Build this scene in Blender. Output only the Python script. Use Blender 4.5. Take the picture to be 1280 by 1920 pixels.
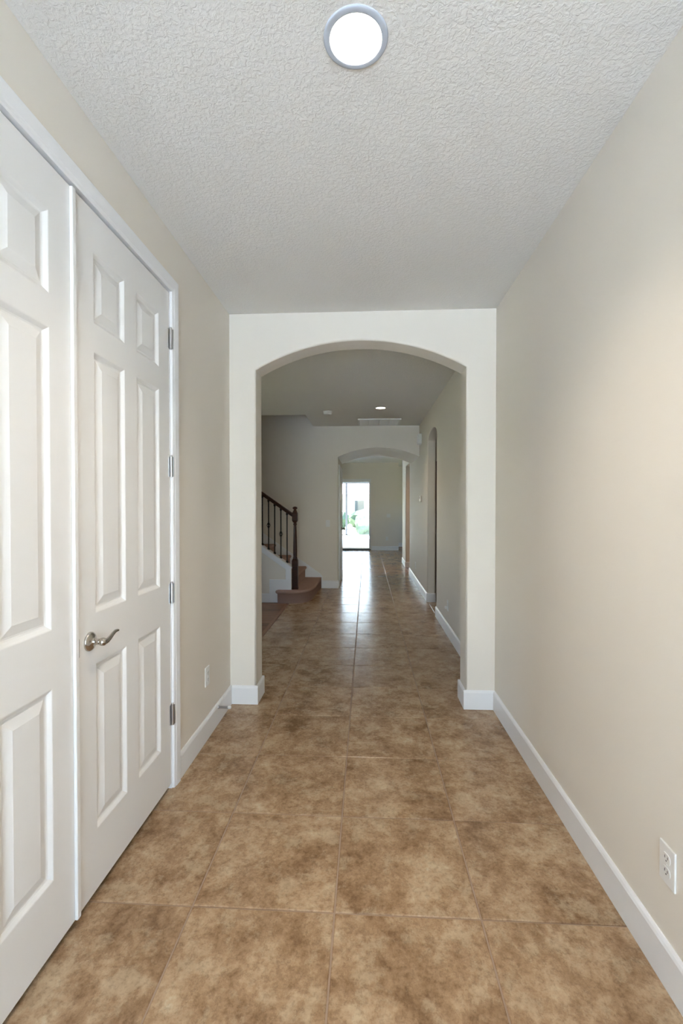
import bpy, bmesh, math, random
from mathutils import Vector, Matrix

# ------------------------------------------------------------------ camera
for o in list(bpy.data.objects):
    bpy.data.objects.remove(o, do_unlink=True)
S = bpy.context.scene
COL = S.collection
cam_d = bpy.data.cameras.new('camera')
cam_d.sensor_fit = 'VERTICAL'
cam_d.sensor_height = 36.0
cam_d.lens = 873.7 / 1920 * 36.0
cam_d.clip_start = 0.02
cam_d.clip_end = 500
cam = bpy.data.objects.new('camera', cam_d)
COL.objects.link(cam)
cam.location = (0, 0, 1.40)
cam.rotation_euler = (math.radians(90 - 0.784), 0, math.radians(3.086))
S.camera = cam

# ------------------------------------------------------------------ sky, sun, exposure
W = bpy.data.worlds.new('world')
S.world = W
W.use_nodes = True
wn = W.node_tree.nodes
sky = wn.new('ShaderNodeTexSky')
sky.sky_type = 'NISHITA'
sky.sun_disc = False
sky.sun_elevation = math.radians(52)
sky.sun_rotation = math.radians(302)
W.node_tree.links.new(sky.outputs[0], wn['Background'].inputs[0])
wn['Background'].inputs[1].default_value = 0.32
sun_d = bpy.data.lights.new('sun', 'SUN')
sun_d.energy = 17.0
sun_d.angle = 0.01
sun_d.color = (0.87, 0.925, 1.0)
sun = bpy.data.objects.new('sun', sun_d)
COL.objects.link(sun)
sun.rotation_euler = Vector((0.55, -0.35, -0.95)).to_track_quat('-Z', 'Y').to_euler()

S.view_settings.view_transform = 'Standard'
S.view_settings.look = 'None'
S.view_settings.exposure = 3.10
S.view_settings.gamma = 1.0
S.view_settings.use_curve_mapping = False
LED_STRENGTH = 3.0

def portal(name, loc, rot, sx, sy):
    d = bpy.data.lights.new(name, 'AREA')
    d.shape = 'RECTANGLE'
    d.size, d.size_y = sx, sy
    d.cycles.is_portal = True
    o = bpy.data.objects.new(name, d)
    COL.objects.link(o)
    o.location = loc
    o.rotation_euler = rot
R90 = math.pi / 2
YB = -2.6                     # entry wall with the open front door, behind the camera
# portals only guide sampling of the sky through the wall openings; they give no light themselves
portal('portal_entry', (0.0, YB - 0.07, 1.22), (R90, 0, 0), 1.2, 2.44)
portal('portal_slider', (-1.08, 14.70, 1.12), (-R90, 0, 0), 2.42, 2.22)
portal('portal_side', (-4.05, 5.0, 1.45), (0, -R90, 0), 1.1, 0.9)
portal('portal_nook', (4.05, 13.6, 1.45), (0, R90, 0), 1.1, 1.8)

# ------------------------------------------------------------------ dimensions (metres)
XL, XR, YE, H = -0.962, 0.879, 3.237, 2.74
T1 = 0.19                     # thickness of the first arched wall
Y2, Y2B = 7.87, 9.22          # front and back of the second arched wall
AX0, AX1 = -0.777, 0.680      # first arch
BX0 = -0.485                  # second arch left jamb
YF = 14.62
TILE, TX, TY = 0.4984, -0.1094, 1.5812

# ------------------------------------------------------------------ materials
def new_mat(name):
    m = bpy.data.materials.new(name)
    m.use_nodes = True
    nt = m.node_tree
    return m, nt, nt.nodes, nt.links, nt.nodes['Principled BSDF']

def paint(name, col, rough=0.6, bscale=0, bstr=0.1, bdist=0.002, spec=0.3, detail=2.0, tint=0.0, stretch=None, dist=0.0):
    m, nt, N, L, b = new_mat(name)
    b.inputs['Base Color'].default_value = (*col, 1)
    b.inputs['Roughness'].default_value = rough
    b.inputs['Specular IOR Level'].default_value = spec
    if bscale:
        tc = N.new('ShaderNodeTexCoord')
        nz = N.new('ShaderNodeTexNoise')
        nz.inputs['Scale'].default_value = bscale
        nz.inputs['Detail'].default_value = detail
        nz.inputs['Distortion'].default_value = dist
        src = tc.outputs['Object']
        if stretch:
            mp = N.new('ShaderNodeMapping')
            mp.inputs['Scale'].default_value = stretch
            L.new(src, mp.inputs[0]); src = mp.outputs[0]
        L.new(src, nz.inputs['Vector'])
        bp = N.new('ShaderNodeBump')
        bp.inputs['Strength'].default_value = bstr
        bp.inputs['Distance'].default_value = bdist
        L.new(nz.outputs['Fac'], bp.inputs['Height'])
        L.new(bp.outputs[0], b.inputs['Normal'])
        if tint:
            rp = N.new('ShaderNodeMixRGB')
            rp.inputs[1].default_value = (*[c * (1 - tint) for c in col], 1)
            rp.inputs[2].default_value = (*[min(1, c * (1 + tint)) for c in col], 1)
            L.new(nz.outputs['Fac'], rp.inputs[0])
            L.new(rp.outputs[0], b.inputs['Base Color'])
    return m

M = {}
M['wall'] = paint('wall_paint', (0.80, 0.745, 0.658), 0.65, 160, 0.12, 0.001)
M['trim'] = paint('white_trim', (0.84, 0.84, 0.84), 0.35, spec=0.5)
M['ring'] = paint('satin_ring', (0.52, 0.56, 0.62), 0.5)
M['door'] = paint('white_door', (0.82, 0.81, 0.79), 0.38, 70, 0.16, 0.001, spec=0.5, detail=4, stretch=(3, 3, 0.12))
M['plate'] = paint('white_plastic', (0.82, 0.81, 0.78), 0.35, spec=0.5)
M['slot'] = paint('dark_slot', (0.02, 0.02, 0.02), 0.6)
M['shadow_gap'] = paint('vent_shade', (0.03, 0.028, 0.025), 0.8)  # near-black that paints the shade inside the air grille
M['iron'] = paint('black_iron', (0.012, 0.010, 0.009), 0.5, spec=0.25)
M['grout'] = paint('grout', (0.36, 0.255, 0.18), 0.9, 300, 0.3, 0.001)
M['carpet'] = paint('carpet', (0.38, 0.25, 0.205), 0.95, 220, 0.7, 0.006, spec=0.05, detail=4, tint=0.35)
M['concrete'] = paint('patio_concrete', (0.62, 0.68, 0.74), 0.8, 30, 0.2, 0.003, tint=0.05)
M['stucco'] = paint('stucco', (0.62, 0.55, 0.50), 0.9, 60, 0.3, 0.004)
M['roof'] = paint('roof_tile', (0.32, 0.24, 0.24), 0.85, 12, 0.5, 0.02, tint=0.2)
M['grass'] = paint('lawn', (0.27, 0.285, 0.19), 0.9, 3, 0.5, 0.03, detail=6, tint=0.3)
M['leaf'] = paint('foliage', (0.075, 0.11, 0.075), 0.7, 8, 0.8, 0.05, detail=5, tint=0.5)
M['bark'] = paint('bark', (0.17, 0.12, 0.08), 0.9, 20, 0.6, 0.02, tint=0.3)
M['bronze'] = paint('bronze_frame', (0.05, 0.05, 0.052), 0.45, spec=0.3)
M['darkglass'] = paint('dark_window', (0.05, 0.06, 0.07), 0.1, spec=0.6)

def ceiling_mat():
    m, nt, N, L, b = new_mat('ceiling_knockdown')
    b.inputs['Base Color'].default_value = (0.82, 0.80, 0.755, 1)
    b.inputs['Roughness'].default_value = 0.85
    b.inputs['Specular IOR Level'].default_value = 0.15
    tc = N.new('ShaderNodeTexCoord')
    nz = N.new('ShaderNodeTexNoise')
    nz.inputs['Scale'].default_value = 72
    nz.inputs['Detail'].default_value = 3
    nz.inputs['Roughness'].default_value = 0.55
    nz.inputs['Distortion'].default_value = 0.6
    L.new(tc.outputs['Object'], nz.inputs['Vector'])
    rp = N.new('ShaderNodeValToRGB')
    rp.color_ramp.elements[0].position = 0.40
    rp.color_ramp.elements[1].position = 0.62
    L.new(nz.outputs['Fac'], rp.inputs[0])
    bp = N.new('ShaderNodeBump')
    bp.inputs['Strength'].default_value = 0.40
    bp.inputs['Distance'].default_value = 0.003
    L.new(rp.outputs[0], bp.inputs['Height'])
    L.new(bp.outputs[0], b.inputs['Normal'])
    return m
M['ceiling'] = ceiling_mat()

def tile_mat():
    m, nt, N, L, b = new_mat('glazed_floor_tile')
    tc = N.new('ShaderNodeTexCoord')
    oi = N.new('ShaderNodeObjectInfo')
    mul = N.new('ShaderNodeVectorMath'); mul.operation = 'SCALE'
    cmb = N.new('ShaderNodeCombineXYZ')
    m1 = N.new('ShaderNodeMath'); m1.operation = 'MULTIPLY'; m1.inputs[1].default_value = 37.0
    m2 = N.new('ShaderNodeMath'); m2.operation = 'MULTIPLY'; m2.inputs[1].default_value = 83.0
    L.new(oi.outputs['Random'], m1.inputs[0]); L.new(oi.outputs['Random'], m2.inputs[0])
    L.new(m1.outputs[0], cmb.inputs[0]); L.new(m2.outputs[0], cmb.inputs[1]); L.new(m1.outputs[0], cmb.inputs[2])
    add = N.new('ShaderNodeVectorMath'); add.operation = 'ADD'
    L.new(tc.outputs['Object'], add.inputs[0]); L.new(cmb.outputs[0], add.inputs[1])
    V = add.outputs[0]
    def noise(sc, det, ro, di=0.0):
        n = N.new('ShaderNodeTexNoise')
        n.inputs['Scale'].default_value = sc; n.inputs['Detail'].default_value = det
        n.inputs['Roughness'].default_value = ro; n.inputs['Distortion'].default_value = di
        L.new(V, n.inputs['Vector']); return n
    big, mid, fine = noise(4.6, 10, 0.66, 0.2), noise(20, 8, 0.75, 0.2), noise(70, 5, 0.75, 0.2)
    a = N.new('ShaderNodeMath'); a.operation = 'MULTIPLY_ADD'
    a.inputs[1].default_value = 0.60
    h = N.new('ShaderNodeMath'); h.operation = 'MULTIPLY'; h.inputs[1].default_value = 0.40
    L.new(mid.outputs['Fac'], h.inputs[0])
    L.new(big.outputs['Fac'], a.inputs[0]); L.new(h.outputs[0], a.inputs[2])
    rp = N.new('ShaderNodeValToRGB')
    e = rp.color_ramp.elements
    e[0].position = 0.385; e[0].color = (0.215, 0.128, 0.066, 1)
    e[1].position = 0.640; e[1].color = (0.560, 0.455, 0.310, 1)
    for pos, c in ((0.450, (0.305, 0.190, 0.103, 1)), (0.500, (0.375, 0.243, 0.138, 1)), (0.545, (0.450, 0.310, 0.187, 1)), (0.590, (0.500, 0.365, 0.228, 1))):
        q = e.new(pos); q.color = c
    L.new(a.outputs[0], rp.inputs[0])
    mx = N.new('ShaderNodeMixRGB'); mx.blend_type = 'MULTIPLY'; mx.inputs[0].default_value = 0.35
    cloud = noise(9.0, 12, 0.70, 0.1)
    cr = N.new('ShaderNodeValToRGB')
    cr.color_ramp.elements[0].position = 0.515; cr.color_ramp.elements[0].color = (0, 0, 0, 1)
    cr.color_ramp.elements[1].position = 0.610; cr.color_ramp.elements[1].color = (0.48, 0.48, 0.48, 1)
    L.new(cloud.outputs['Fac'], cr.inputs[0])
    pale = N.new('ShaderNodeMixRGB'); pale.inputs[2].default_value = (0.540, 0.420, 0.275, 1)
    L.new(cr.outputs[0], pale.inputs[0]); L.new(rp.outputs[0], pale.inputs[1])
    L.new(pale.outputs[0], mx.inputs[1])
    fr = N.new('ShaderNodeValToRGB')
    fr.color_ramp.elements[0].position = 0.36; fr.color_ramp.elements[0].color = (0.30, 0.27, 0.25, 1)
    fr.color_ramp.elements[1].position = 0.52; fr.color_ramp.elements[1].color = (1, 1, 1, 1)
    L.new(fine.outputs['Fac'], fr.inputs[0]); L.new(fr.outputs[0], mx.inputs[2])
    L.new(mx.outputs[0], b.inputs['Base Color'])
    rr = N.new('ShaderNodeMapRange')
    rr.inputs['To Min'].default_value = 0.16; rr.inputs['To Max'].default_value = 0.28
    L.new(mid.outputs['Fac'], rr.inputs['Value']); L.new(rr.outputs[0], b.inputs['Roughness'])
    b.inputs['Specular IOR Level'].default_value = 0.26
    bp = N.new('ShaderNodeBump'); bp.inputs['Strength'].default_value = 0.12; bp.inputs['Distance'].default_value = 0.002
    L.new(mid.outputs['Fac'], bp.inputs['Height']); L.new(bp.outputs[0], b.inputs['Normal'])
    return m
M['tile'] = tile_mat()

def wood_mat(name, c0, c1, rough, scale, random_=True):
    m, nt, N, L, b = new_mat(name)
    tc = N.new('ShaderNodeTexCoord')
    mp = N.new('ShaderNodeMapping'); mp.inputs['Scale'].default_value = scale
    L.new(tc.outputs['Object'], mp.inputs[0])
    nz = N.new('ShaderNodeTexNoise'); nz.inputs['Scale'].default_value = 6; nz.inputs['Detail'].default_value = 6
    nz.inputs['Distortion'].default_value = 0.8
    L.new(mp.outputs[0], nz.inputs['Vector'])
    rp = N.new('ShaderNodeValToRGB')
    rp.color_ramp.elements[0].position = 0.3; rp.color_ramp.elements[0].color = (*c0, 1)
    rp.color_ramp.elements[1].position = 0.7; rp.color_ramp.elements[1].color = (*c1, 1)
    L.new(nz.outputs['Fac'], rp.inputs[0])
    out = rp.outputs[0]
    if random_:
        oi = N.new('ShaderNodeObjectInfo')
        hs = N.new('ShaderNodeHueSaturation')
        mr = N.new('ShaderNodeMapRange'); mr.inputs['To Min'].default_value = 0.65; mr.inputs['To Max'].default_value = 1.3
        L.new(oi.outputs['Random'], mr.inputs['Value']); L.new(mr.outputs[0], hs.inputs['Value'])
        L.new(out, hs.inputs['Color']); out = hs.outputs[0]
    L.new(out, b.inputs['Base Color'])
    b.inputs['Roughness'].default_value = rough
    b.inputs['Specular IOR Level'].default_value = 0.3
    return m
M['plank'] = wood_mat('wood_plank', (0.15, 0.075, 0.04), (0.33, 0.18, 0.10), 0.35, (0.6, 8, 8))
M['rail'] = wood_mat('dark_stained_wood', (0.018, 0.006, 0.0035), (0.055, 0.016, 0.008), 0.30, (1.5, 1.5, 6), False)

def metal(name, col, rough):
    m, nt, N, L, b = new_mat(name)
    b.inputs['Base Color'].default_value = (*col, 1)
    b.inputs['Metallic'].default_value = 1.0
    b.inputs['Roughness'].default_value = rough
    return m
M['nickel'] = metal('satin_nickel', (0.50, 0.47, 0.43), 0.16)
M['steel'] = metal('hinge_steel', (0.55, 0.55, 0.56), 0.28)

def emit(name, col, s):
    m, nt, N, L, b = new_mat(name)
    b.inputs['Base Color'].default_value = (0.9, 0.9, 0.9, 1)
    b.inputs['Emission Color'].default_value = (*col, 1)
    b.inputs['Emission Strength'].default_value = s
    return m
M['led'] = emit('led_lens', (1.0, 0.90, 0.77), LED_STRENGTH)
M['led2'] = emit('downlight_lens', (1.0, 0.83, 0.62), LED_STRENGTH * 0.75)
M['led3'] = emit('warm_lamp_lens', (1.0, 0.62, 0.34), LED_STRENGTH * 0.8)

def glass_mat():
    m = bpy.data.materials.new('window_glass'); m.use_nodes = True
    N, L = m.node_tree.nodes, m.node_tree.links
    N.remove(N['Principled BSDF'])
    t = N.new('ShaderNodeBsdfTransparent'); t.inputs[0].default_value = (0.86, 0.86, 0.85, 1)
    g = N.new('ShaderNodeBsdfGlossy'); g.inputs['Roughness'].default_value = 0.02
    f = N.new('ShaderNodeFresnel'); f.inputs[0].default_value = 1.45
    mx = N.new('ShaderNodeMixShader')
    L.new(f.outputs[0], mx.inputs[0]); L.new(t.outputs[0], mx.inputs[1]); L.new(g.outputs[0], mx.inputs[2])
    L.new(mx.outputs[0], N['Material Output'].inputs[0])
    return m
M['glass'] = glass_mat()

# ------------------------------------------------------------------ mesh helpers
class MB:
    def __init__(s):
        s.v, s.f, s.sm = [], [], []
    def add(s, vs, fs, smooth=False):
        k = len(s.v)
        s.v += [tuple(p) for p in vs]
        s.f += [tuple(i + k for i in f) for f in fs]
        s.sm += [smooth] * len(fs)
        return s
    def box(s, x0, x1, y0, y1, z0, z1):
        vs = [(x, y, z) for z in (z0, z1) for y in (y0, y1) for x in (x0, x1)]
        return s.add(vs, [(0, 2, 3, 1), (4, 5, 7, 6), (0, 1, 5, 4), (2, 6, 7, 3), (0, 4, 6, 2), (1, 3, 7, 5)])
    def prism(s, poly, axis, a, b):
        """extrude a 2D polygon; axis X: poly=(y,z), Y: (x,z), Z: (x,y)"""
        def P(p, t):
            return {'X': (t, p[0], p[1]), 'Y': (p[0], t, p[1]), 'Z': (p[0], p[1], t)}[axis]
        n = len(poly)
        vs = [P(p, a) for p in poly] + [P(p, b) for p in poly]
        fs = [tuple(range(n))[::-1], tuple(range(n, 2 * n))] + [(i, (i + 1) % n, n + (i + 1) % n, n + i) for i in range(n)]
        return s.add(vs, fs)
    def lathe(s, prof, n=24, origin=(0, 0, 0), axis='Z', rot=0.0, smooth=True, cap=True):
        """prof: list of (radius, height)"""
        o = Vector(origin); vs, fs = [], []
        for r, h in prof:
            for i in range(n):
                a = rot + 2 * math.pi * i / n
                c, d = r * math.cos(a), r * math.sin(a)
                p = {'Z': (c, d, h), 'X': (h, c, d), 'Y': (d, h, c)}[axis]
                vs.append(o + Vector(p))
        for k in range(len(prof) - 1):
            for i in range(n):
                j = (i + 1) % n
                fs.append((k * n + i, k * n + j, (k + 1) * n + j, (k + 1) * n + i))
        s.add(vs, fs, smooth)
        if cap:
            s.add([vs[i] for i in range(n)], [tuple(range(n))[::-1]])
            s.add(vs[-n:], [tuple(range(n))])
        return s
    def tube(s, pts, rad, n=10, squash=1.0):
        """swept tube along points with radius (float or list)"""
        P = [Vector(p) for p in pts]
        rr = rad if isinstance(rad, (list, tuple)) else [rad] * len(P)
        vs, fs = [], []
        up = Vector((0, 0, 1))
        for k, p in enumerate(P):
            t = (P[min(k + 1, len(P) - 1)] - P[max(k - 1, 0)]).normalized()
            u = up if abs(t.dot(up)) < 0.95 else Vector((1, 0, 0))
            a = t.cross(u).normalized(); b = a.cross(t).normalized()
            for i in range(n):
                g = 2 * math.pi * i / n
                vs.append(p + a * math.cos(g) * rr[k] * squash + b * math.sin(g) * rr[k])
        for k in range(len(P) - 1):
            for i in range(n):
                j = (i + 1) % n
                fs.append((k * n + i, k * n + j, (k + 1) * n + j, (k + 1) * n + i))
        s.add(vs, fs, True)
        s.add(vs[:n], [tuple(range(n))]); s.add(vs[-n:], [tuple(range(n))[::-1]])
        return s
    def mesh(s, name, bevel=0.0, seg=2):
        me = bpy.data.meshes.new(name)
        me.from_pydata(s.v, [], s.f)
        bm = bmesh.new(); bm.from_mesh(me)
        for f, q in zip(bm.faces, s.sm):
            f.smooth = q
        bmesh.ops.recalc_face_normals(bm, faces=bm.faces)
        if bevel:
            es = [e for e in bm.edges if len(e.link_faces) == 2 and e.calc_face_angle(0) > 0.6]
            bmesh.ops.bevel(bm, geom=es, offset=bevel, segments=seg, affect='EDGES', profile=0.5, clamp_overlap=True)
        bm.to_mesh(me); bm.free()
        return me
    def build(s, name, mat, parent=None, bevel=0.0, seg=2):
        return link(name, s.mesh(name, bevel, seg), mat, parent)

def link(name, me, mat, parent=None, loc=None):
    if mat is not None and not me.materials:
        me.materials.append(M[mat])
    o = bpy.data.objects.new(name, me)
    COL.objects.link(o)
    if loc: o.location = loc
    if parent: o.parent = parent
    return o

def thing(name, loc, label, cat, group=None, rot=None):
    o = bpy.data.objects.new(name, None)
    o.empty_display_size = 0.05
    COL.objects.link(o); o.location = loc
    if rot: o.rotation_euler = rot
    return tag(o, label, cat, group)

def tag(o, label, cat, group=None):
    o['label'] = label; o['category'] = cat
    if group: o['group'] = group
    return o

def struct(o, label=None):
    o['kind'] = 'structure'
    if label: o['label'] = label
    return o

def sbuild(mb, name, mat, label=None, bevel=0.0, seg=2):
    return struct(mb.build(name, mat, None, bevel, seg), label)

# ------------------------------------------------------------------ floor: grout bed and single tiles
fl = MB()
fl.box(-1.106, 4.0, YB - 0.12, 16.0, -0.12, -0.004)
fl.box(-5.0, -1.106, Y2B - 0.3, YF + 0.12, -0.12, -0.004)
floor = sbuild(fl, 'floor', 'grout', 'brown ceramic tile floor running through the hallway')

def tile_mesh(w, d):
    g, c, th = 0.0029, 0.0026, 0.012
    mb = MB()
    a, b = w / 2 - g, d / 2 - g
    r0 = [(-a, -b, -th), (a, -b, -th), (a, b, -th), (-a, b, -th)]
    r1 = [(x, y, -c) for x, y, z in r0]
    r2 = [(x - math.copysign(c, x), y - math.copysign(c, y), 0) for x, y, z in r0]
    mb.add(r0 + r1 + r2, [(0, 1, 5, 4), (1, 2, 6, 5), (2, 3, 7, 6), (3, 0, 4, 7),
                          (4, 5, 9, 8), (5, 6, 10, 9), (6, 7, 11, 10), (7, 4, 8, 11), (8, 9, 10, 11)])
    return mb.mesh('tile')
rnd = random.Random(4)
TM = tile_mesh(TILE, TILE)
for r in range(-8, 27):
    y0 = TY + r * TILE
    cols = [-2, -1, 0, 1]
    if 5.2 < y0 < 7.2: cols += [2]
    if y0 > 9.0: cols = [-4, -3] + cols + [2, 3]
    for c in cols:
        x0 = TX + c * TILE
        o = link('tile', TM, 'tile', floor, (x0 + TILE / 2, y0 + TILE / 2, rnd.uniform(-0.0006, 0.0)))
        o.rotation_euler = (rnd.uniform(-.0016, .0016), rnd.uniform(-.0012, .0012), rnd.choice((0, 1, 2, 3)) * R90)

# wooden floor of the side room, laid in planks
wf = MB().box(-4.0, -1.106, YE + T1, 6.66, -0.12, -0.004)
wfloor = sbuild(wf, 'floor', 'slot', 'dark wood plank floor beside the stairs')
PW = 0.128
pm = MB().box(-0.598, 0.598, -PW / 2 + .0012, PW / 2 - .0012, -0.012, 0.0).mesh('plank', 0.0015, 1)
pshort = MB().box(-0.298, 0.298, -PW / 2 + .0012, PW / 2 - .0012, -0.012, 0.0).mesh('plank', 0.0015, 1)
r = 0
y = YE + T1 + PW / 2
while y + PW / 2 < 6.67:
    x = -1.150
    if r % 2:
        link('plank', pshort, 'plank', wfloor, (x - 0.30, y, 0)); x -= 0.60
    while x - 1.2 > -4.0:
        link('plank', pm, 'plank', wfloor, (x - 0.60, y, 0)); x -= 1.20
    y += PW; r += 1
link('threshold_strip', MB().box(-1.150, -1.106, YE + T1, 6.56, -0.012, 0.003).mesh('threshold_strip', 0.002), 'plank', wfloor)

# ------------------------------------------------------------------ ceiling
cl = MB()
cl.box(-1.75, 0.999, YB - 0.12, YE + T1, H, H + 0.15)
cl.box(-4.0, 0.999, YE + T1, 6.87, H, H + 0.15)
cl.box(-0.905, 0.999, 6.87, Y2, H, H + 0.15)
cl.box(0.999, 2.5, 5.0, 7.5, H, H + 0.15)
cl.box(-5.0, 4.0, Y2B, YF + 0.12, H, H + 0.15)
cl.box(0.999, 4.0, 7.62, Y2B, H, H + 0.15)
cl.box(0.878, 4.0, YF + 0.12, 16.12, H, H + 0.15)
cl.box(-4.0, -0.785, 6.75, Y2 + 0.12, 5.2, 5.35)
sbuild(cl, 'ceiling', 'ceiling', 'knockdown textured ceiling of the hallway')

# ------------------------------------------------------------------ walls
def arch_pts(x0, x1, zs, za, n=28):
    """segmental arc from (x0,zs) over apex za to (x1,zs)"""
    w, r_ = (x1 - x0) / 2, za - zs
    R_ = (w * w + r_ * r_) / (2 * r_); cx, cz = (x0 + x1) / 2, za - R_
    a = math.asin(w / R_)
    return [(cx + R_ * math.sin(-a + 2 * a * i / n), cz + R_ * math.cos(-a + 2 * a * i / n)) for i in range(n + 1)]

def ell_pts(x0, x1, zs, za, n=24):
    cx, w = (x0 + x1) / 2, (x1 - x0) / 2
    return [(cx - w * math.cos(math.pi * i / n), zs + (za - zs) * math.sin(math.pi * i / n)) for i in range(n + 1)]

def comb_wall(name, axis, a, b, s0, s1, top, holes, label=None, round_=0.012):
    """wall along s with floor-reaching openings; holes: list of point lists left to right"""
    poly = [(s0, 0)]
    for h in holes:
        poly += [(h[0][0], 0)] + list(h) + [(h[-1][0], 0)]
    poly += [(s1, 0), (s1, top), (s0, top)]
    mb = MB().prism(poly, axis, a, b)
    me = bpy.data.meshes.new(name); me.from_pydata(mb.v, [], mb.f)
    bm = bmesh.new(); bm.from_mesh(me); bmesh.ops.recalc_face_normals(bm, faces=bm.faces)
    bm.verts.ensure_lookup_table()
    keep = set()
    k = 1
    n = len(poly)
    idx = []
    for h in holes:
        m_ = len(h) + 2
        idx += [(k + i, k + i + 1) for i in range(m_ - 1)]
        k += m_
    pairs = {frozenset(p) for p in idx} | {frozenset((p[0] + n, p[1] + n)) for p in idx}
    es = [e for e in bm.edges if frozenset((e.verts[0].index, e.verts[1].index)) in pairs]
    if es and round_:
        res = bmesh.ops.bevel(bm, geom=es, offset=round_, segments=4, affect='EDGES', profile=0.5, clamp_overlap=False)
        for f in res['faces']: f.smooth = True
    big = [f for f in bm.faces if len(f.verts) > 4]
    bmesh.ops.triangulate(bm, faces=big)
    bm.to_mesh(me); bm.free()
    return struct(link(name, me, 'wall'), label)

# first arched wall across the hall
comb_wall('wall_middle', 'Y', YE, YE + T1, -4.0, XR, H, [arch_pts(AX0, AX1, 2.350, 2.542, 36)],
          'cream wall with the wide near arch')
# right wall with the arched doorway and the wide kitchen opening
dw = ell_pts(5.93, 6.81, 2.30, 2.44)
kit = [(9.61, 2.28), (10.58, 2.28)]
comb_wall('wall_right', 'X', XR, XR + 0.12, YB - 0.12, 11.53, H, [dw, kit], 'long cream wall on the right side of the hallway')
# second arched wall, deep like a short passage
a2 = arch_pts(BX0, XR, 2.222, 2.378, 30)
poly = [(-4.0, 0), (BX0, 0)] + a2 + [(XR, H), (-4.0, H)]
w2 = MB().prism(poly, 'Y', Y2, Y2B)
sbuild(w2, 'wall_back', 'wall', 'beige wall behind the stairs with the low far arch')
ws = MB()
ws.box(-4.0, -0.785, Y2, Y2 + 0.12, H, 5.2)
sbuild(ws, 'wall_back', 'wall', 'upper wall of the stairwell')
sbuild(MB().box(-4.0, -0.785, 6.75, 6.87, H + 0.15, 5.2), 'wall_front', 'wall')
sbuild(MB().box(-0.905, -0.785, 6.87, Y2, H + 0.15, 5.2), 'wall_right', 'wall')
# left wall with the closet opening
DY0, DY1, DZ = 0.752, 2.240, 2.447
wl = MB()
wl.box(XL - 0.12, XL, YB - 0.12, DY0 - 0.02, 0, H)
wl.box(XL - 0.12, XL, DY0 - 0.02, DY1 + 0.02, DZ + 0.012, H)
wl.box(XL - 0.12, XL, DY1 + 0.02, YE, 0, H)
sbuild(wl, 'wall_left', 'wall', 'cream wall on the left beside the closet doors')
wc = MB()
wc.box(-1.75, -1.65, 0.6, 2.5, 0, H); wc.box(-1.65, XL - 0.12, 0.6, 0.7, 0, H); wc.box(-1.65, XL - 0.12, 2.4, 2.5, 0, H)
sbuild(wc, 'wall_closet', 'wall')
sbuild(MB().box(-1.65, -1.106, 0.7, 2.4, -0.12, -0.004), 'floor', 'grout')
# entry wall behind the camera with its open doorway
we = MB()
we.box(XL, -0.60, YB - 0.12, YB, 0, H); we.box(0.60, XR, YB - 0.12, YB, 0, H); we.box(-0.60, 0.60, YB - 0.12, YB, 2.44, H)
sbuild(we, 'wall_entry', 'wall')
# side room, great room, kitchen and back rooms
wd = MB()
wd.box(-4.12, -4.0, YE, 4.55, 0, H); wd.box(-4.12, -4.0, 5.45, Y2 + 0.12, 0, H)
wd.box(-4.12, -4.0, 4.55, 5.45, 0, 0.9); wd.box(-4.12, -4.0, 4.55, 5.45, 2.0, H); wd.box(-4.12, -4.0, 6.75, Y2 + 0.12, H, 5.2)
sbuild(wd, 'wall_left', 'wall', 'left wall of the side room with an added window')
wg = MB(); wg.box(-5.12, -5.0, Y2B - 0.3, YF + 0.12, 0, H); wg.box(-5.0, -4.0, Y2B - 0.12, Y2B, 0, H)
sbuild(wg, 'wall_left', 'wall', 'left wall of the far room')
SX0, SX1, SZ = -2.30, 0.131, 2.235
wfz = MB()
wfz.box(-5.0, SX0, YF, YF + 0.12, 0, H); wfz.box(SX1, 0.998, YF, YF + 0.12, 0, H); wfz.box(SX0, SX1, YF, YF + 0.12, SZ, H)
wfz.box(0.878, 0.998, YF + 0.12, 16.12, 0, H)
wfz.box(0.998, 4.0, 16.0, 16.12, 0, H)
sbuild(wfz, 'wall_far', 'wall', 'beige wall at the far end around the sliding door')
wk = MB()
wk.box(4.0, 4.12, 7.5, 12.7, 0, H); wk.box(4.0, 4.12, 14.5, 16.12, 0, H); wk.box(4.0, 4.12, 12.7, 14.5, 0, 0.9); wk.box(4.0, 4.12, 12.7, 14.5, 2.0, H)
wk.box(0.999, 4.0, 7.5, 7.62, 0, H)
sbuild(wk, 'wall_kitchen', 'wall')
wq = MB(); wq.box(2.4, 2.5, 5.0, 7.5, 0, H); wq.box(0.999, 2.4, 5.0, 5.1, 0, H); wq.box(0.999, 2.4, 7.4, 7.5, 0, H)
sbuild(wq, 'wall_passage', 'wall')

# ------------------------------------------------------------------ baseboards
BH, BT = 0.130, 0.014
def baseboard(name, axis, face, sgn, s0, s1, label=None):
    """axis 'X': board lies on a wall x=face and runs along y; sgn = direction it sticks out"""
    t = sgn * BT
    prof = [(face, 0), (face + t, 0), (face + t, BH - 0.016), (face + t * 0.72, BH - 0.006), (face + t * 0.35, BH), (face, BH)]
    if axis == 'X':      # runs along Y: polygon in (x,z)
        mb = MB().prism(prof, 'Y', s0, s1)
    else:                # runs along X: polygon in (y,z)
        mb = MB().prism(prof, 'X', s0, s1)
    return struct(mb.build(name, 'trim'), label)
baseboard('baseboard_left', 'X', XL, 1, DY1 + 0.085, YE)
baseboard('baseboard_left', 'X', XL, 1, YB, DY0 - 0.085)
baseboard('baseboard_right', 'X', XR, -1, YB, YE - BT)
baseboard('baseboard_right', 'X', XR, -1, YE + T1 + BT, 5.93)
baseboard('baseboard_right', 'X', XR, -1, 6.81, 9.61)
baseboard('baseboard_right', 'X', XR, -1, 10.58, 11.53)
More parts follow.
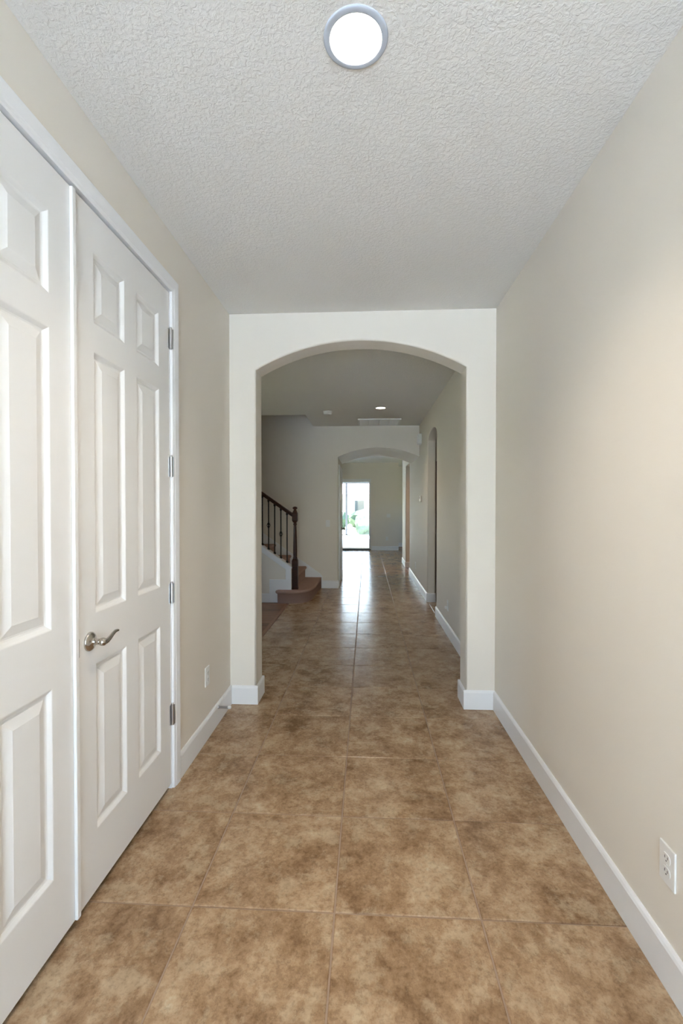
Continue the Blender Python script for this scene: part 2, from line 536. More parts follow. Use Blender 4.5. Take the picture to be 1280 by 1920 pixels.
baseboard('baseboard_middle', 'Y', YE, -1, XL + BT, AX0 + BT)
baseboard('baseboard_middle', 'Y', YE, -1, AX1 - BT, XR)
baseboard('baseboard_middle', 'X', AX0, 1, YE, YE + T1)
baseboard('baseboard_middle', 'X', AX1, -1, YE, YE + T1)
baseboard('baseboard_middle', 'Y', YE + T1, 1, -4.0, AX0 + BT)
baseboard('baseboard_middle', 'Y', YE + T1, 1, AX1 - BT, XR)
baseboard('baseboard_right', 'Y', 6.81, -1, XR - BT, XR + 0.12)
baseboard('baseboard_right', 'Y', 10.58, -1, XR - BT, XR + 0.12)
baseboard('baseboard_back', 'Y', Y2, -1, -0.75, BX0 + BT)
baseboard('baseboard_back', 'X', BX0, 1, Y2, 8.05)
baseboard('baseboard_back', 'X', BX0, 1, 9.06, Y2B)
baseboard('baseboard_far', 'Y', YF, -1, SX1 + 0.02, 0.998)
baseboard('baseboard_far', 'Y', 16.0, -1, 0.998, 4.0)

# ------------------------------------------------------------------ six-panel doors
ROWS = [(0.215, 0.810), (0.990, 1.915), (2.015, 2.267)]     # above the door's own bottom
def panel_door(name, label, w, h, cols, rows, mat='door', th=0.036):
    """local: y across 0..w, z up 0..h, face at x=0 looking +x"""
    root = bpy.data.objects.new(name, None); COL.objects.link(root); root.empty_display_size = .05
    struct(root, label)
    mb = MB()
    ys = sorted({0, w} | {c for p in cols for c in p}); zs = sorted({0, h} | {c for p in rows for c in p})
    for i in range(len(ys) - 1):
        for j in range(len(zs) - 1):
            if (ys[i], ys[i + 1]) in cols and (zs[j], zs[j + 1]) in rows: continue
            mb.add([(0, ys[i], zs[j]), (0, ys[i + 1], zs[j]), (0, ys[i + 1], zs[j + 1]), (0, ys[i], zs[j + 1])], [(0, 1, 2, 3)])
    def ring(y0, y1, z0, z1, i, d):
        return [(d, y0 + i, z0 + i), (d, y1 - i, z0 + i), (d, y1 - i, z1 - i), (d, y0 + i, z1 - i)]
    prof = [(0, 0), (0.003, -0.001), (0.008, -0.0045), (0.014, -0.0095), (0.019, -0.0115), (0.024, -0.0115)]
    for c in cols:
        for r_ in rows:
            rs = [ring(*c, *r_, i, d) for i, d in prof]
            for a_, b_ in zip(rs, rs[1:]):
                mb.add(a_ + b_, [(k, (k + 1) % 4, 4 + (k + 1) % 4, 4 + k) for k in range(4)])
            mb.add(rs[-1], [(0, 1, 2, 3)])
    e = [(0, 0, 0), (0, w, 0), (0, w, h), (0, 0, h), (-th, 0, 0), (-th, w, 0), (-th, w, h), (-th, 0, h)]
    mb.add(e, [(4, 5, 1, 0), (5, 6, 2, 1), (6, 7, 3, 2), (7, 4, 0, 3), (4, 7, 6, 5)])
    me = bpy.data.meshes.new('slab'); me.from_pydata(mb.v, [], mb.f)
    bm = bmesh.new(); bm.from_mesh(me); bmesh.ops.remove_doubles(bm, verts=bm.verts, dist=1e-5)
    bmesh.ops.recalc_face_normals(bm, faces=bm.faces); bm.to_mesh(me); bm.free()
    link('slab', me, mat, root)
    for c in cols:
        for r_ in rows:
            pb = MB()
            rs = [ring(*c, *r_, i, d) for i, d in [(0.0245, -0.0125), (0.0245, -0.0112), (0.052, -0.0032), (0.0535, -0.0026)]]
            for a_, b_ in zip(rs, rs[1:]):
                pb.add(a_ + b_, [(k, (k + 1) % 4, 4 + (k + 1) % 4, 4 + k) for k in range(4)])
            pb.add(rs[-1], [(0, 1, 2, 3)])
            pb.build('panel', mat, root)
    return root

GAP = 0.028
DW = 0.733
LC = [(0.103, 0.315), (0.410, 0.622)]
d1 = panel_door('door_1', 'white six-panel closet door leaf nearest the camera, cut by the left edge', DW, 2.409, [(0.111, 0.323), (0.405, 0.617)], ROWS)
d1.location = (XL, DY0 + 0.003, GAP)
d2 = panel_door('door_2', 'white six-panel closet door leaf with a lever handle and four hinges', DW, 2.409, LC, ROWS)
d2.location = (XL, DY0 + 0.003 + DW + 0.012, GAP)
# astragal strip on the meeting edge of the first leaf
MB().box(0.0, 0.011, DW - 0.016, DW + 0.004, 0.0, 2.408).build('astragal', 'door', d1, 0.003)
# latch face on the meeting edge of the second leaf
MB().box(-0.030, 0.003, -0.003, 0.005, 0.862, 0.925).build('latch_plate', 'nickel', d2, 0.001)
# hinges
for z in (2.213, 1.590, 0.970, 0.370):
    zz = z - GAP
    y = DW + 0.003
    hg = MB().lathe([(0.0065, zz - 0.05), (0.0065, zz + 0.05)], 14, (0.0075, y, 0)).build('hinge', 'steel', d2)
    MB().box(-0.001, 0.0016, -0.012 + y - 0.006, y, zz - 0.048, zz + 0.048).build('leaf_plate', 'steel', hg, 0.0006)
    MB().lathe([(0.001, zz + 0.0505), (0.0062, zz + 0.051), (0.005, zz + 0.056), (0.001, zz + 0.058)], 14, (0.0075, y, 0)).build('pin_cap', 'steel', hg)
    MB().box(0.0016, 0.017, y + 0.0075, y + 0.0092, zz - 0.048, zz + 0.048).build('jamb_plate', 'steel', hg, 0.0006)
# lever handle
ly, lz = 0.066, 0.927 - GAP
hd = MB().lathe([(0.0335, 0.0), (0.0335, 0.004), (0.031, 0.008), (0.024, 0.012), (0.016, 0.014), (0.0115, 0.018), (0.0105, 0.036),
                 (0.013, 0.040), (0.0145, 0.048), (0.012, 0.056), (0.006, 0.060)], 32, (0, ly, lz), 'X').build('lever_handle', 'nickel', d2)
hd['label'] = 'polished nickel lever handle with round rosette'
lp = [(0.046, ly - 0.002, lz - 0.002), (0.048, ly + 0.012, lz - 0.004), (0.049, ly + 0.028, lz - 0.003), (0.049, ly + 0.045, lz + 0.003), (0.049, ly + 0.062, lz + 0.011),
      (0.049, ly + 0.078, lz + 0.016), (0.049, ly + 0.092, lz + 0.0155), (0.049, ly + 0.100, lz + 0.014)]
MB().tube(lp, [0.0105, 0.0105, 0.0095, 0.0085, 0.0075, 0.0065, 0.0055, 0.004], 14, 0.75).build('lever', 'nickel', hd)

# jamb and casing around the closet doors
CW, CT = 0.068, 0.018
def casing_profile(t):
    return [(0.0, 0.0), (0.0, t * 0.55), (0.006, t * 0.72), (0.016, t * 0.72), (0.022, t * 0.86), (0.05, t), (CW - 0.006, t), (CW, t * 0.75), (CW, 0.0)]
tr = bpy.data.objects.new('trim_1', None); COL.objects.link(tr); struct(tr, 'white casing framing the closet doors')
# local sweep pieces: vertical side casings and head casing with mitred ends
def mitre_casing(name, parent, y0, y1, z1, xf, t=CT, mat='trim', bottom=0.0, sgn=1):
    pr = casing_profile(t)
    def seg(nm, vs_a, vs_b):
        n = len(pr)
        MB().add(vs_a + vs_b, [(i, (i + 1) % n, n + (i + 1) % n, n + i) for i in range(n)] + [tuple(range(n))[::-1], tuple(range(n, 2 * n))]).build(nm, mat, parent)
    seg('casing', [(xf + sgn * d, y1 + u, bottom) for u, d in pr], [(xf + sgn * d, y1 + u, z1 + u) for u, d in pr])
    seg('casing', [(xf + sgn * d, y0 - u, bottom) for u, d in pr], [(xf + sgn * d, y0 - u, z1 + u) for u, d in pr])
    seg('casing', [(xf + sgn * d, y0 - u, z1 + u) for u, d in pr], [(xf + sgn * d, y1 + u, z1 + u) for u, d in pr])
mitre_casing(name='c', parent=tr, y0=DY0 - 0.006, y1=DY1 + 0.006, z1=DZ, xf=XL)
jb = MB()
jb.box(XL - 0.12, XL, DY0 - 0.02, DY0, 0, DZ); jb.box(XL - 0.12, XL, DY1, DY1 + 0.02, 0, DZ); jb.box(XL - 0.12, XL, DY0 - 0.02, DY1 + 0.02, DZ, DZ + 0.012)
jb.build('jamb', 'trim', tr)

# door in the passage beyond the stairs (seen almost edge on)
PD0, PD1 = 8.14, 8.97
d3 = panel_door('door_3', 'white panel door in the passage wall beyond the far arch', PD1 - PD0, 2.02,
                [(0.12, 0.36), (0.47, 0.71)], [(0.20, 0.72), (0.88, 1.50), (1.62, 1.86)])
d3.location = (BX0 + 0.004, PD0, 0.012)
MB().lathe([(0.032, 0.0), (0.030, 0.008), (0.012, 0.014), (0.011, 0.035), (0.020, 0.042), (0.027, 0.052), (0.024, 0.066), (0.008, 0.072)], 24, (0, 0.76, 0.95), 'X').build('door_knob', 'nickel', d3)
tr2 = bpy.data.objects.new('trim_2', None); COL.objects.link(tr2); struct(tr2, 'white casing of the passage door')
mitre_casing('c', tr2, PD0 - 0.004, PD1 + 0.004, 2.04, BX0)

# dark panelled leaf added in place of the unlit room behind the doorway
d5 = panel_door('shade_leaf', 'added dark leaf standing in for the unlit room behind the arched doorway', 0.80, 2.03,
                [(0.11, 0.35), (0.45, 0.69)], [(0.20, 0.72), (0.88, 1.50), (1.62, 1.86)], 'rail')
d5.location = (1.004, 6.80, 0.012)
d5.rotation_euler = (0, 0, -R90)
# ------------------------------------------------------------------ staircase
RISE, RUN = 0.187, 0.262
st = thing('staircase', (-1.1, 7.3, 0), 'carpeted staircase with dark wood handrail and black iron balusters rising left', 'staircase')
inv = Matrix.Translation(-Vector(st.location))
def sp(mb, name, mat, parent=st, bevel=0.0, seg=2):
    me = mb.mesh(name, bevel, seg)
    if parent is st: me.transform(inv)
    return link(name, me, mat, parent)
# bullnose starting step
outl = [(-1.27, 6.655), (-1.298, 6.635), (-1.305, 6.605), (-1.29, 6.578), (-1.255, 6.565), (-1.17, 6.562), (-1.08, 6.562), (-1.00, 6.572), (-0.93, 6.60),
        (-0.875, 6.65), (-0.832, 6.72), (-0.803, 6.80), (-0.784, 6.90), (-0.772, 7.02), (-0.766, 7.2), (-0.764, 7.5), (-0.764, 7.852),
        (-1.05, 7.852), (-1.05, 6.80), (-1.075, 6.80), (-1.075, 6.655)]
def offset(poly, d, n0, n1):
    out = []
    n = len(poly)
    for i, p in enumerate(poly):
        if not n0 <= i <= n1: out.append(p); continue
        a, b = Vector(poly[max(i - 1, 0)]), Vector(poly[(i + 1) % n])
        t = (b - a).normalized(); nrm = Vector((-t.y, t.x))
        out.append((p[0] + nrm.x * d, p[1] + nrm.y * d))
    return out
rings = [(0.0, 0.030), (0.135, 0.028), (0.142, 0.012), (0.152, 0.003), (0.164, 0.0), (0.176, 0.003), (0.184, 0.011), (RISE, 0.024)]
b1 = MB(); n = len(outl); vs = []
for z, d in rings: vs += [(x, y, z) for x, y in offset(outl, d, 1, 15)]
b1.add(vs, [(k * n + i, k * n + (i + 1) % n, (k + 1) * n + (i + 1) % n, (k + 1) * n + i) for k in range(len(rings) - 1) for i in range(n)], True)
b1.add(vs[-n:], [tuple(range(n))]); b1.add(vs[:n], [tuple(range(n))[::-1]])
me = b1.mesh('step'); bm = bmesh.new(); bm.from_mesh(me)
bmesh.ops.triangulate(bm, faces=[f for f in bm.faces if len(f.verts) > 4]); bm.to_mesh(me); bm.free()
me.transform(inv); link('step', me, 'carpet', st)
for k in range(2, 13):
    nx = -1.014 - RUN * (k - 2); z1 = RISE * k; z0 = RISE * (k - 1)
    p = [(nx - RUN - 0.03, z0 - 0.1), (nx - 0.026, z0 - 0.1), (nx - 0.026, z1 - 0.050), (nx - 0.008, z1 - 0.044), (nx, z1 - 0.030), (nx - 0.001, z1 - 0.014), (nx - 0.010, z1 - 0.003), (nx - 0.024, z1), (nx - RUN - 0.03, z1)]
    if k == 2: p[0] = (p[0][0], z0); p[1] = (p[1][0], z0)
    sp(MB().prism(p, 'Y', 6.785, 7.85), 'step', 'carpet')
# skirt board on the back wall
SL = 0.70
sk = [(-0.75, 0.0), (-0.75, 0.206), (-0.786, 0.248), (-3.9, 0.248 + SL * 3.114), (-3.9, SL * 2.7), (-1.2, 0.0)]
sp(MB().prism(sk, 'Y', 7.853, Y2), 'skirt_board', 'trim')
# low wall beside the stairs with white trim
HY0, HY1 = 6.66, 6.78
def cap(x): return 0.520 + SL * (-1.083 - x)
hw = MB().prism([(-1.083, 0), (-1.083, cap(-1.083) - 0.025), (-3.99, min(cap(-3.99) - 0.025, H - .02)), (-3.99, 0)], 'Y', HY0, HY1)
sbuild(hw, 'wall_stair', 'wall', 'low beige wall under the stair railing')
trs = bpy.data.objects.new('trim_3', None); COL.objects.link(trs); struct(trs, 'white trim boards on the low stair wall')
def trb(poly, y0, y1, nm): MB().prism(poly, 'Y', y0, y1).build(nm, 'trim', trs, 0.003, 2)
trb([(-1.076, cap(-1.076) - 0.026), (-1.076, cap(-1.076)), (-3.98, cap(-3.98)), (-3.98, cap(-3.98) - 0.026)], HY0 - 0.022, HY1 + 0.004, 'cap_board')
trb([(-1.165, cap(-1.165) - 0.095), (-1.165, cap(-1.165) - 0.027), (-3.98, cap(-3.98) - 0.027), (-3.98, cap(-3.98) - 0.095)], HY0 - 0.012, HY0, 'apron_board')
trb([(-1.165, 0.335), (-1.083, 0.335), (-1.083, cap(-1.083) - 0.027), (-1.165, cap(-1.165) - 0.027)], HY0 - 0.012, HY0, 'end_board')
trb([(-1.402, 0.0), (-1.083, 0.0), (-1.083, 0.334), (-1.402, 0.334)], HY0 - 0.013, HY0, 'plinth_block')
baseboard('baseboard_left', 'Y', HY0, -1, -3.99, -1.402)
# newel post
NX, NY = -1.038, 6.722
q = math.pi / 4; s2 = math.sqrt(2)
nw = MB()
nw.lathe([(0.046 * s2, RISE), (0.046 * s2, RISE + 0.020), (0.042 * s2, RISE + 0.028), (0.042 * s2, 0.595), (0.040 * s2, 0.605), (0.030 * s2, 0.630)], 4, (NX, NY, 0), rot=q, smooth=False)
nw.lathe([(0.030, 0.628), (0.033, 0.640), (0.027, 0.655), (0.029, 0.70), (0.0285, 0.80), (0.022, 1.10), (0.020, 1.113), (0.027, 1.122), (0.028, 1.135), (0.021, 1.145), (0.024, 1.158)], 12, (NX, NY, 0))
nw.lathe([(0.026 * s2, 1.157), (0.039 * s2, 1.185), (0.039 * s2, 1.290), (0.033 * s2, 1.305)], 4, (NX, NY, 0), rot=q, smooth=False)
nwo = sp(nw, 'newel_post', 'rail')
fin = MB().lathe([(0.030, 1.303), (0.033, 1.315), (0.022, 1.330), (0.018, 1.343), (0.026, 1.350), (0.036, 1.358), (0.037, 1.368), (0.030, 1.378), (0.015, 1.385), (0.002, 1.387)], 20, (NX, NY, 0))
me = fin.mesh('finial'); me.transform(inv); link('finial', me, 'rail', nwo)
# handrail
def rt(x): return 1.300 + SL * (-1.084 - x)
hr = MB()
pf = [(-0.026, -0.058), (0.026, -0.058), (0.026, -0.040), (0.018, -0.034), (0.031, -0.020), (0.030, -0.006), (0.018, 0.0), (-0.018, 0.0), (-0.030, -0.006), (-0.031, -0.020), (-0.018, -0.034), (-0.026, -0.040)]
xa, xb = -1.076, -3.95
va = [(xa, NY + u, rt(xa) + d) for u, d in pf]; vb = [(xb, NY + u, rt(xb) + d) for u, d in pf]
m_ = len(pf)
hr.add(va + vb, [(i, (i + 1) % m_, m_ + (i + 1) % m_, m_ + i) for i in range(m_)] + [tuple(range(m_))[::-1], tuple(range(m_, 2 * m_))])
sp(hr, 'handrail', 'rail')
# balusters
for k in range(18):
    x = -1.155 - 0.0905 * k
    z0, z1 = cap(x) - 0.004, rt(x) - 0.052
    bl = MB().box(x - .0075, x + .0075, NY - .0075, NY + .0075, z0, z1)
    bo = sp(bl, 'baluster', 'iron')
    sh = MB().lathe([(0.016 * s2, z0), (0.016 * s2, z0 + 0.022), (0.008 * s2, z0 + 0.034)], 4, (x, NY, 0), rot=q, smooth=False)
    me = sh.mesh('shoe'); me.transform(inv); link('shoe', me, 'iron', bo)
    cw = MB().lathe([(0.008 * s2, z1 - 0.040), (0.014 * s2, z1 - 0.026), (0.014 * s2, z1 - 0.004), (0.010 * s2, z1 + 0.006)], 4, (x, NY, 0), rot=q, smooth=False)
    me = cw.mesh('collar'); me.transform(inv); link('collar', me, 'iron', bo)
    if k % 2 == 1:
        zc = 0.989 + SL * (-1.248 - x)
        bk = MB()
        for j in range(4):
            pts = []
            for i in range(13):
                t = i / 12; a = j * R90 + t * math.pi * 1.2; rr = 0.021 * math.sin(math.pi * t) + 0.002
                pts.append((x + rr * math.cos(a), NY + rr * math.sin(a), zc - 0.042 + 0.084 * t))
            bk.tube(pts, 0.0042, 6)
        me = bk.mesh('basket'); me.transform(inv); link('basket', me, 'iron', bo)

# ------------------------------------------------------------------ ceiling fixtures
def downlight(loc, rad, power, mat, label, col, drop=0.005):
    t = thing('ceiling_light', loc, label, 'ceiling light')
    ri = rad * 0.80
    MB().lathe([(rad, 0.0), (rad, -0.002), (rad * 0.985, -0.0045), (rad * 0.95, -drop), (ri * 1.03, -drop - 0.002), (ri, -drop - 0.0005), (ri, -drop + 0.004)], 64, cap=False).build('trim_ring', 'ring', t)
    MB().lathe([(0.001, -drop + 0.0015), (ri * 0.6, -drop + 0.0018), (ri, -drop + 0.003)], 64, cap=False).build('lens', mat, t)
    d = bpy.data.lights.new('bulb', 'SPOT')      # the fixture's own light
    d.energy = power; d.color = col; d.spot_size = math.radians(126); d.spot_blend = 1.0; d.shadow_soft_size = rad * 0.7
    o = bpy.data.objects.new('bulb', d); COL.objects.link(o); o.parent = t; o.location = (0, 0, -drop - 0.006)
    return t
downlight((-0.032, 1.355, H), 0.0925, 12.5, 'led', 'large bright round ceiling light with white ring above the entry hall', (1.0, 0.84, 0.67))
downlight((0.190, 6.417, H), 0.080, 6.0, 'led2', 'small round recessed light beyond the near arch', (1.0, 0.80, 0.58))
downlight((1.55, 9.75, H), 0.080, 9.0, 'led3', 'warm round light in the kitchen ceiling', (1.0, 0.55, 0.28))
# smoke detector
sd = thing('smoke_detector', (-0.555, 6.633, H), 'round white smoke detector on the ceiling beyond the arch', 'smoke detector')
MB().lathe([(0.066, 0.0), (0.066, -0.010), (0.060, -0.014)], 32).build('mounting_base', 'plate', sd)
MB().lathe([(0.058, -0.012), (0.060, -0.030), (0.050, -0.042), (0.030, -0.046), (0.002, -0.047)], 32).build('cover', 'plate', sd)
MB().lathe([(0.006, -0.046), (0.006, -0.049), (0.001, -0.050)], 12, (0.02, 0, 0)).build('test_button', 'slot', sd)
# return air grille
vx0, vx1, vy0, vy1 = -0.135, 0.530, 7.205, 7.785
vt = thing('air_grille', ((vx0 + vx1) / 2, (vy0 + vy1) / 2, H), 'white louvred return air grille in the ceiling before the far arch', 'air vent')
hw_, hd_ = (vx1 - vx0) / 2, (vy1 - vy0) / 2
fr = MB(); b_ = 0.03
fr.box(-hw_, hw_, -hd_, -hd_ + b_, -0.020, 0); fr.box(-hw_, hw_, hd_ - b_, hd_, -0.012, 0)
fr.box(-hw_, -hw_ + b_, -hd_ + b_, hd_ - b_, -0.012, 0); fr.box(hw_ - b_, hw_, -hd_ + b_, hd_ - b_, -0.012, 0)
fr.build('frame', 'plate', vt, 0.003)
MB().box(-hw_ + b_, hw_ - b_, -hd_ + b_, hd_ - b_, -0.0012, -0.0002).build('shade_backing', 'shadow_gap', vt)  # dark sheet painted as shade behind the slats
ns = 22
slm = MB().prism([(-0.010, -0.002), (0.006, -0.0105), (0.0078, -0.0095), (-0.008, -0.001)], 'X', -hw_ + b_, hw_ - b_).mesh('slat')
for i in range(ns):
    link('slat', slm, 'plate', vt, (0, -hd_ + b_ + (i + 0.5) * (2 * hd_ - 2 * b_) / ns, 0))
dvm = MB().box(-0.006, 0.006, -hd_ + b_, hd_ - b_, -0.0125, -0.0105).mesh('divider')
for i in (1, 2, 3):
    link('divider', dvm, 'plate', vt, (-hw_ + i * hw_ / 2, 0, 0))

# ------------------------------------------------------------------ wall plates and devices
def on_wall(normal):
    """rotation that turns local -Y (front) to the given direction"""
    return {'-Y': (0, 0, 0), '+X': (0, 0, R90), '-X': (0, 0, -R90)}[normal]
PLATE = MB().box(-0.035, 0.035, -0.006, 0, -0.0575, 0.0575).mesh('cover_plate', 0.0025, 2)
def recept():
    pts = []
    for i in range(24):
        a = 2 * math.pi * i / 24
        pts.append((0.0172 * math.cos(a), max(-0.0138, min(0.0138, 0.0172 * math.sin(a)))))
    return MB().prism(pts, 'Y', -0.0078, -0.005).mesh('receptacle')
REC = recept()
SLOT = MB().box(-0.0011, 0.0011, -0.0081, -0.0076, -0.004, 0.004).mesh('slot')
GRD = MB().lathe([(0.0023, -0.0081), (0.0023, -0.0076)], 10, axis='Y').mesh('slot')
SCREW = MB().lathe([(0.003, -0.0075), (0.0032, -0.0058)], 12, axis='Y').mesh('screw')
def outlet(loc, normal, label):
    t = thing('outlet', loc, label, 'outlet', None, on_wall(normal))
    link('cover_plate', PLATE, 'plate', t)
    for dz in (-0.0195, 0.0195):
        o = link('receptacle', REC, 'plate', t, (0, 0, dz))
        link('slot', SLOT, 'slot', o, (-0.0062, 0, 0.003)); link('slot', SLOT, 'slot', o, (0.0062, 0, 0.003)); link('slot', GRD, 'slot', o, (0, 0, -0.0068))
    link('screw', SCREW, 'plate', t)
    return t
outlet((XR, 1.392, 0.353), '-X', 'white outlet on the right wall near the camera above the baseboard')
outlet((XL, 2.750, 0.372), '+X', 'white outlet on the left wall between closet door and arch')
o3 = outlet((XR, 5.085, 0.320), '-X', 'white outlet with a plug in it on the right wall just past the near arch')
MB().box(-0.016, 0.016, -0.034, -0.0082, -0.034, -0.006).build('plug', 'plate', o3, 0.004)
outlet((XR, 8.42, 0.325), '-X', 'small white outlet on the right wall under the far arch')
outlet((0.632, YF, 0.366), '-Y', 'tiny white outlet on the far wall beside the sliding door')
def switch(loc, normal, label, gangs=1):
    t = thing('light_switch', loc, label, 'light switch', None, on_wall(normal))
    w = 0.035 + 0.023 * (gangs - 1)
    MB().box(-w, w, -0.006, 0, -0.0575, 0.0575).build('cover_plate', 'plate', t, 0.0025)
    for g in range(gangs):
        x = (g - (gangs - 1) / 2) * 0.046
        MB().prism([(-0.0105, -0.033), (-0.0062, -0.033), (-0.0062, 0.033), (-0.0075, 0.033), (-0.0068, 0.0)], 'X', x - 0.0165, x + 0.0165).build('rocker', 'plate', t)
        for dz in (-0.048, 0.048): link('screw', SCREW, 'plate', t, (x, 0, dz))
switch((-0.655, Y2, 1.098), '-Y', 'white light switch on the beige wall right of the stairs')
switch((0.681, YF, 1.084), '-Y', 'double white light switch on the far wall right of the sliding door', 2)
th = thing('thermostat', (XR, 7.60, 1.510), 'small white thermostat on the right wall past the arched doorway', 'thermostat', None, on_wall('-X'))
MB().box(-0.060, 0.060, -0.024, 0, -0.050, 0.050).build('housing', 'plate', th, 0.006, 3)
MB().box(-0.034, 0.034, -0.0248, -0.0238, 0.000, 0.032).build('display', 'bronze', th)
for i in (-1, 1): MB().box(i * 0.02 - 0.010, i * 0.02 + 0.010, -0.0262, -0.0238, -0.034, -0.020).build('button', 'plate', th, 0.001)
ch = thing('door_chime', (XR, 7.62, 2.475), 'white door chime box high on the right wall near the ceiling', 'door chime', None, on_wall('-X'))
MB().box(-0.105, 0.105, -0.012, 0, -0.085, 0.085).build('back_plate', 'plate', ch, 0.003)
MB().box(-0.095, 0.095, -0.055, -0.0122, -0.078, 0.078).build('cover', 'plate', ch, 0.008, 3)
for i in range(5): MB().box(-0.07, 0.07, -0.0562, -0.0546, -0.052 + i * 0.006, -0.0495 + i * 0.006).build('grille_bar', 'trim', ch)
# spring door stop on the left baseboard
ds = thing('door_stop', (XL + BT, 2.925, 0.108), 'metal spring door stop with white tip on the left baseboard', 'door stop')
MB().lathe([(0.011, 0.0), (0.011, 0.004), (0.006, 0.008)], 16, axis='X').build('base', 'steel', ds)
coil = []
for i in range(0, 145):
    a = i / 12 * 2 * math.pi; t = i / 144
    coil.append((0.007 + 0.058 * t, 0.0072 * math.cos(a), 0.0072 * math.sin(a)))
MB().tube(coil, 0.0017, 5).build('spring', 'steel', ds)
MB().lathe([(0.009, 0.064), (0.011, 0.067), (0.011, 0.077), (0.008, 0.082), (0.001, 0.083)], 16, axis='X').build('tip', 'plate', ds)

# ------------------------------------------------------------------ sliding glass door
sl = bpy.data.objects.new('door_4', None); COL.objects.link(sl); struct(sl, 'sliding glass door opening to the bright patio')
fm = MB()
fm.box(SX0, SX1, YF + 0.01, YF + 0.11, SZ - 0.05, SZ); fm.box(SX0, SX0 + 0.04, YF + 0.01, YF + 0.11, 0.03, SZ - 0.05); fm.box(SX1 - 0.035, SX1, YF + 0.01, YF + 0.11, 0.03, SZ - 0.05)
fm.build('frame', 'trim', sl, 0.003)
MB().box(SX0, SX1, YF + 0.0, YF + 0.115, 0.0, 0.030).build('track', 'bronze', sl, 0.003)
for x0, x1, y in ((SX0 + 0.04, -1.10, YF + 0.07), (-1.14, SX1 - 0.035, YF + 0.04)):
    s_ = MB(); w_ = 0.045
    s_.box(x0, x0 + w_, y - .015, y + .015, 0.03, SZ - 0.05)
    s_.box(x1 - 0.02, x1, y - .015, y + .015, 0.03, SZ - 0.05)
    s_.box(x0 + w_, x1 - 0.02, y - .015, y + .015, 0.03, 0.07); s_.box(x0 + w_, x1 - 0.02, y - .015, y + .015, SZ - 0.10, SZ - 0.05)
    pn = s_.build('sash', 'trim', sl, 0.002)
    MB().box(x0 + w_ - 0.005, x1 - 0.015, y - .003, y + .003, 0.065, SZ - 0.095).build('pane', 'glass', pn)
def side_window(name, x, y0, y1, label):
    w = bpy.data.objects.new(name, None); COL.objects.link(w); struct(w, label)
    f = MB(); z0, z1 = 0.9, 2.0; x0, x1 = x, x + 0.12; t = 0.05
    f.box(x0 + .03, x1 - .03, y0, y1, z0, z0 + t); f.box(x0 + .03, x1 - .03, y0, y1, z1 - t, z1)
    f.box(x0 + .03, x1 - .03, y0, y0 + t, z0 + t, z1 - t); f.box(x0 + .03, x1 - .03, y1 - t, y1, z0 + t, z1 - t)
    f.box(x0 + .04, x1 - .04, y0 + t, y1 - t, 1.43, 1.47)
    f.build('window_frame', 'trim', w)
    MB().box(x0 + .057, x0 + .063, y0 + t, y1 - t, z0 + t, 1.43).build('pane', 'glass', w)
    MB().box(x0 + .057, x0 + .063, y0 + t, y1 - t, 1.47, z1 - t).build('pane', 'glass', w)
side_window('fill_window_side', -4.12, 4.55, 5.45, 'white window added out of view to light the hall past the near arch')  # unseen window, added to bring daylight into the second hall
side_window('fill_window_nook', 4.0, 12.7, 14.5, 'white window added out of view to light the breakfast nook')  # unseen window, added so the nook wall is lit

# ------------------------------------------------------------------ outside
sbuild(MB().box(-90, 90, -60, 140, -0.40, -0.16), 'ground', 'grass', 'green lawn around the house')
sbuild(MB().box(-6.0, 5.0, YF + 0.115, 22.3, -0.155, -0.012), 'floor_patio', 'concrete', 'pale concrete patio outside the sliding door')
sbuild(MB().box(-5.0, 5.0, -16.0, YB - 0.12, -0.155, -0.012), 'floor_porch', 'concrete', 'pale concrete drive at the front door')
pr_ = MB(); pr_.box(-2.2, 2.2, YB - 0.9, YB - 0.12, 2.62, 2.80)  # unseen porch roof and posts, added to hold sky light off the entry floor
for x in (-2.1, 1.9): pr_.box(x, x + 0.2, YB - 0.9, YB - 0.7, -0.012, 2.62)
sbuild(pr_, 'sky_block_porch', 'trim', 'added unseen porch roof that blocks sky light at the front door')
sbuild(MB().box(-6.0, 5.0, YF + 0.12, 20.8, 2.80, 2.95), 'sky_block_patio', 'trim', 'added unseen patio roof that dims the daylight in the far room')  # roof added above the view to cut daylight into the far room
sc = thing('screen_enclosure', (0, 22.0, -0.012), 'thin grey metal screen frame along the patio edge', 'screen frame')
for i in range(6):
    MB().box(-4.95 + i * 2.0 - .045, -4.95 + i * 2.0 + .045, -.03, .03, 0.0, 2.45).build('post', 'bronze', sc)
MB().box(-6.0, 5.0, -.04, .04, 2.45, 2.62).build('header_beam', 'bronze', sc)
MB().box(-6.0, 5.0, -.03, .03, 0.0, 0.05).build('bottom_rail', 'bronze', sc)
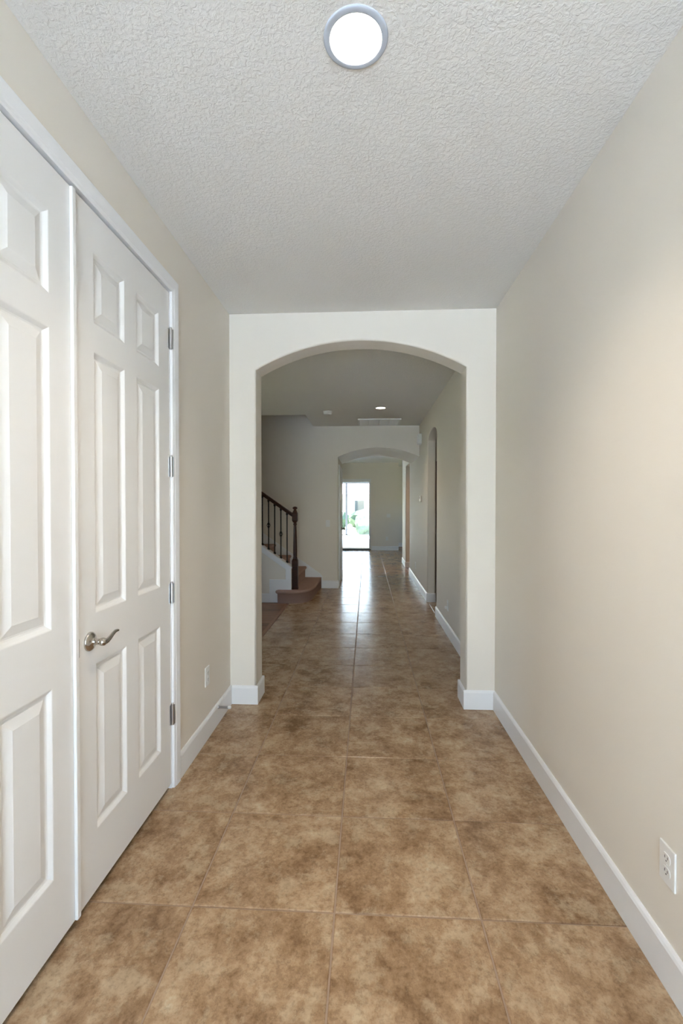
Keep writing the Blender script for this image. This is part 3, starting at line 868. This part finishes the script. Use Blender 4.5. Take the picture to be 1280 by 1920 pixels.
# row of shrubs
def blob(rx, ry, rz, seed, sub=3, rough=0.22):
    bm = bmesh.new(); bmesh.ops.create_icosphere(bm, subdivisions=sub, radius=1)
    r_ = random.Random(seed)
    ph = [(r_.uniform(0, 6), r_.uniform(2, 6), Vector((r_.uniform(-1, 1), r_.uniform(-1, 1), r_.uniform(-1, 1)))) for _ in range(9)]
    for v in bm.verts:
        k = 1 + sum(rough / 3 * math.sin(f * v.co.dot(d) * 2 + p) for p, f, d in ph) + r_.uniform(-.06, .06)
        v.co = Vector((v.co.x * rx * k, v.co.y * ry * k, v.co.z * rz * k))
    me = bpy.data.meshes.new('foliage'); bm.to_mesh(me); bm.free()
    return me
sh_spec = [(-2.3, 31.0, 1.0, 0.75, 'rounded green shrub farthest left beyond the patio'), (-0.2, 33.0, 1.1, 0.62, 'low wide green shrub in the middle of the lawn beyond the patio'),
           (0.75, 30.0, 0.9, 0.55, 'small green shrub right of the lawn beyond the patio'), (-0.15, 24.0, 0.45, 0.55, 'leafy green shrub close to the patio edge')]
for i, (x, y, w, hh, lab) in enumerate(sh_spec):
    t = thing('shrub', (x, y, -0.16), lab, 'shrub', 'shrubs beyond the patio')
    link('foliage', blob(w, w * 0.8, hh, 11 + i), 'leaf', t, (0, 0, hh * 0.9))
    MB().lathe([(0.05, 0.0), (0.04, hh * 0.6)], 8).build('stem', 'bark', t)
hs = thing('neighbour_house', (-3, 52, -0.16), 'pale house with a brown roof far across the lawn', 'house')
MB().box(-7, 5, 0, 8, 0, 2.9).build('wall', 'stucco', hs)
MB().add([(-7.6, -.6, 2.8), (5.6, -.6, 2.8), (5.6, 8.6, 2.8), (-7.6, 8.6, 2.8), (-4, 4, 5.2), (2, 4, 5.2)],
         [(0, 1, 5, 4), (1, 2, 5), (2, 3, 4, 5), (3, 0, 4), (3, 2, 1, 0)]).build('roof', 'roof', hs)
for x in (-5, -1.0, 1.6, 3.4):
    w_ = MB().box(x, x + 1.2, -0.06, 0.02, 0.8, 2.2).build('window', 'trim', hs)
    MB().box(x + .08, x + 1.12, -0.07, -0.055, 0.88, 2.12).build('pane', 'darkglass', w_)
for i, (x, y, hh, lab) in enumerate([(-9.5, 45, 7.5, 'tall leafy tree left of the far house'), (6.5, 40, 6.5, 'leafy tree right of the far house')]):
    t = thing('tree', (x, y, -0.16), lab, 'tree', 'trees beyond the lawn')
    MB().lathe([(0.22, 0.0), (0.15, hh * 0.35), (0.10, hh * 0.6)], 10).build('trunk', 'bark', t)
    link('crown', blob(2.2, 2.2, hh * 0.36, 40 + i, 4, 0.3), 'leaf', t, (0, 0, hh * 0.66))
